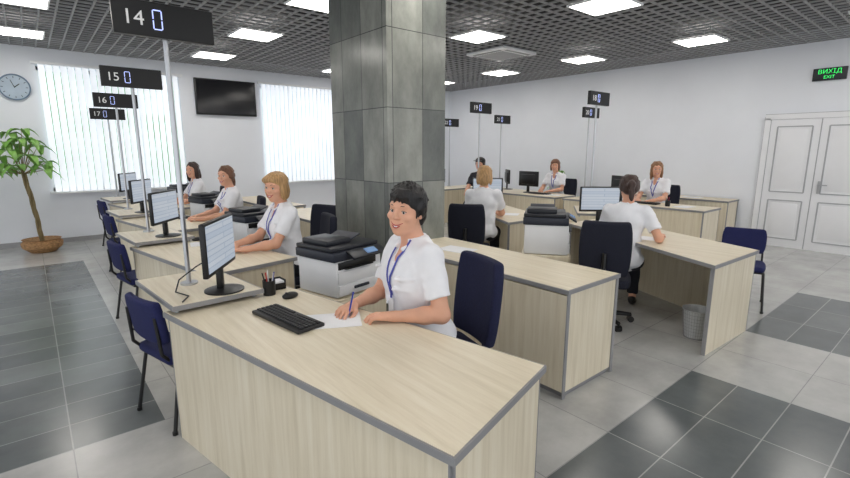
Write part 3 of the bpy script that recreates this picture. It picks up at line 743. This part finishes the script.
    for i in range(9):
        a0=rn.uniform(-.1,3.3); z_=.66+dz+.035*i+rn.uniform(-.01,.01); rx,ry=.142*bld,.118*bld; cyy=wai[1]+(z_-.72)*.3
        P0=V3(math.cos(a0)*rx,cyy+math.sin(a0)*ry,z_); a1=a0+rn.uniform(.5,.9); P1=V3(math.cos(a1)*rx,cyy+math.sin(a1)*ry,z_+rn.uniform(-.05,.05)); sh.append(cone(P0,.009,P1,.006,.014))
    for S_,E_,W,s_ in arms:
        ax_=nrm_(E_-S_); sd_=nrm_(np.cross(ax_,V3(0,1,.2)))
        for j in range(3):
            c0=S_+(E_-S_)*(.2+.17*j); sh.append(cone(c0+sd_*.053*ab,.006,c0+V3(0,.054*ab,0)+ax_*.03,.007,.012))
    sh.append(ell(nb+V3(0,.085,-.02),(.036,.075,.075),k=.008,op='-'))
    sh.append(cone(nb+V3(0,-.01,.0),.050,nb+V3(0,.0,.08),.058,.006,op='-'))
    for s_ in (-1,1):
        sh.append(cone(nb+V3(s_*.058,.0,.014),.010,nb+V3(s_*.040,.078,-.022),.010,.008)); sh.append(cone(nb+V3(s_*.058,-.0,.014),.010,nb+V3(0,-.068,.03),.010,.008))
    rs=max(res,.0062)
    F,lo,n=field(sh,rs,noise=.0034,seed=PEOPLE); obj('shirt',nets(F,lo,rs,'shirt',shirt),r)
    if lan:
        def fy(x,z):
            i=int((x-lo[0])/rs); k=int((z-lo[2])/rs)
            if not(0<=i<F.shape[0] and 0<=k<F.shape[2]): return 0
            j=np.where(F[i,:,k]<0)[0]; return lo[1]+(j[-1]+.6)*rs if len(j) else nb[1]+.05
        b=B(); tip=V3(che[0],0,che[2]-.10)
        for s_ in (-1,1):
            pts=[]
            for t in np.linspace(0,1,9):
                x=(nb[0]+s_*.052)*(1-t)+(tip[0]+s_*.006)*t; z=(nb[2]-.0)*(1-t)+tip[2]*t; pts.append((x,fy(x,z)+.004,z))
            pts[0]=(pts[0][0],nb[1]+.04,nb[2]+.02)
            for a,c in zip(pts[:-1],pts[1:]):
                a_,c_=Vector(a),Vector(c); d=(c_-a_); m_=(a_+c_)/2; ang=math.atan2(d.x,-d.z)
                b.box(tuple(m_),(.013,.003,d.length+.004),rot=(math.atan2(d.y,-d.z),-ang,0))
        yb=fy(tip[0],tip[2]-.05)
        b.box((tip[0],fy(tip[0],tip[2])+.006,tip[2]-.01),(.01,.006,.02),mi=0)
        b.box((tip[0],yb+.006,tip[2]-.065),(.055,.004,.08),mi=1)
        P(r,'lanyard',b,[BLUER,PAPER],False)
    tr=[ell(pel+V3(0,0,-.015),(.170*bld,.130*bld,.10),k=.05)]
    for h_,k_,a_ in zip(hp,kn,an): tr+=[cone(h_,.09,k_,.068,.04),cone(k_,.068,a_+V3(0,0,.03),.052,.03,cut=True)]
    rt=.014; F2,lo2,_=field(tr,rt,noise=.002,seed=3); obj('trousers',nets(F2,lo2,rt,'trousers',TROUS),r)
    for s_,a_ in zip((-1,1),an): P(r,'shoe',B().sph((a_[0],a_[1]+.07,.034),(.043,.13,.034)).sph((a_[0],a_[1]-.01,.055),(.04,.05,.05)),SHOE)
    hp_=hair_prims(hc,R,hair,hs)
    rh=.0038 if res<.007 else .0065; F3,lo3,_=field(hp_,rh,noise=.0013,seed=PEOPLE,nf=2.2); obj('hair',nets(F3,lo3,rh,'hair',hm),r)
    M=Matrix([list(x) for x in R]).to_4x4()@Matrix.Scale(hs,4); M.translation=Vector(hc)
    if cap:
        o=P(r,'cap',B().sph((0,-.015,.06),(.095,.105,.075)).box((0,.11,.065),(.13,.1,.01),bev=.004),BLACK); o.matrix_local=M
    for s_ in (-1,1):
        b=B(); b.sph((s_*.031,.0668,.006),.0139,seg=20); b.sph((s_*.031-.001,.0761,.0055),.0066,mi=1,seg=12)
        o=P(r,'eye',b,[EYEW,IRIS]); o.matrix_local=M
        b=B().tube([(s_*.014,.0865,.031),(s_*.024,.0865,.0360),(s_*.035,.082,.0365),(s_*.046,.073,.030)],.0020,6); o=P(r,'eyebrow',b,H_DBR if hm!=H_BLACK else H_BLACK); o.matrix_local=M
        b=B().tube([(s_*.018,.0775,.0105),(s_*.026,.0820,.0134),(s_*.036,.0810,.0132),(s_*.0455,.074,.008)],.0013,6); o=P(r,'eyelashes',b,BLACK); o.matrix_local=M
    sm=smile; HW=.031; Y=lambda x:.0942-.0142*(x/HW)**2
    up=[(x,Y(x),-.0560+sm*(x/HW)**2) for x in np.linspace(-HW,HW,9)]
    dn=[(x,Y(x)-.001,-.0560-(.0080+sm*.32)*(1-(x/HW)**2)+sm*(x/HW)**2) for x in np.linspace(-HW,HW,9)]
    b=B(); ru=lambda x:.0029-.0013*abs(x)/HW
    for i in range(8):
        b.cyl(up[i],up[i+1],ru(up[i][0]),ru(up[i+1][0]),10); b.cyl(dn[i],dn[i+1],ru(dn[i][0])*1.15,ru(dn[i+1][0])*1.15,10); b.sph(up[i],ru(up[i][0]),0,8); b.sph(dn[i],ru(dn[i][0])*1.15,0,8)
    o=P(r,'lips',b,LIPS); o.matrix_local=M
    tb=B(); tb.v=[(x*.9,y-.0004,z) for x,y,z in up]+[(x*.9,y-.0004,z) for x,y,z in dn]; tb.f=[[i,i+9,i+10,i+1] for i in range(8)]; tb.m=[0]*8
    o=P(r,'teeth',tb,PAPER); o.matrix_local=M
    return r
person('smiling woman with short black hair in white shirt, writing',(1.62,1.95),170,res=.0050,lean=.06,hair='short',hm=H_BLACK,
   wr=(1.27,2.12,.785),wl=(1.33,1.84,.782),dr=(-.8,-.35,-.03),dl=(-.7,.65,0),head=(31,-3,-6),build=1.22,curl=.5,smile=.0125,sc=1.06,fat=.006,hs=1.06,arm=.9)
r=T('pen','blue ballpoint pen held in the writing hand','pen',(1.19,2.04,.765),0)
P(r,'pen_barrel',B().cyl((0,0,0),(.05,.03,.11),.0042,seg=10),mat('pen_blue',(40,60,170),.3)); P(r,'pen_tip',B().cyl((-.005,-.003,-.011),(0,0,0),.001,.0042,seg=10),CHROME)
person('woman with blonde bob in white shirt and blue lanyard',(1.80,4.08),178,hair='bob',hm=H_BLOND,head=(30,-8,-4),build=1.13,res=.0075,hs=1.04,smile=.0125,arm=.92)
person('woman with tied brown hair in white shirt at the counter',(2.02,6.2),178,hair='tied',hm=H_BROWN,head=(38,-4,0),build=1.05,res=.0085,smile=.012)
person('woman with dark brown hair in white shirt near the windows',(2.15,8.3),180,hair='long',hm=H_DBR,head=(38,-4,0))
person('woman with dark tied hair in white shirt facing away',(4.32,2.15),26,hair='tied',hm=H_DBR,head=(10,-18,0),lean=.10,lan=False,build=1.02,wr=(4.66,1.98,.785),dr=(.9,.2,0),res=.008,sc=1.02)
person('woman with blonde bob in white shirt seated facing away',(4.30,4.0),35,hair='bob',hm=H_BLOND,head=(0,-10,0),lan=False,build=1.05)
person('woman with long light brown hair in white shirt',(8.32,3.62),180,hair='long',hm=H_LB,head=(30,-8,0),build=1.05)
person('woman with brown hair in white shirt reaching across the counter',(8.58,5.82),185,hair='bob',hm=H_BROWN,head=(20,-6,0),lean=.12)
person('person in a dark cap seated by the far counter',(6.9,6.45),200,hair='short',hm=H_DBR,head=(0,0,0),lan=False,cap=True,seat=.5,shirt=mat('dark_top',(44,44,52),.85))
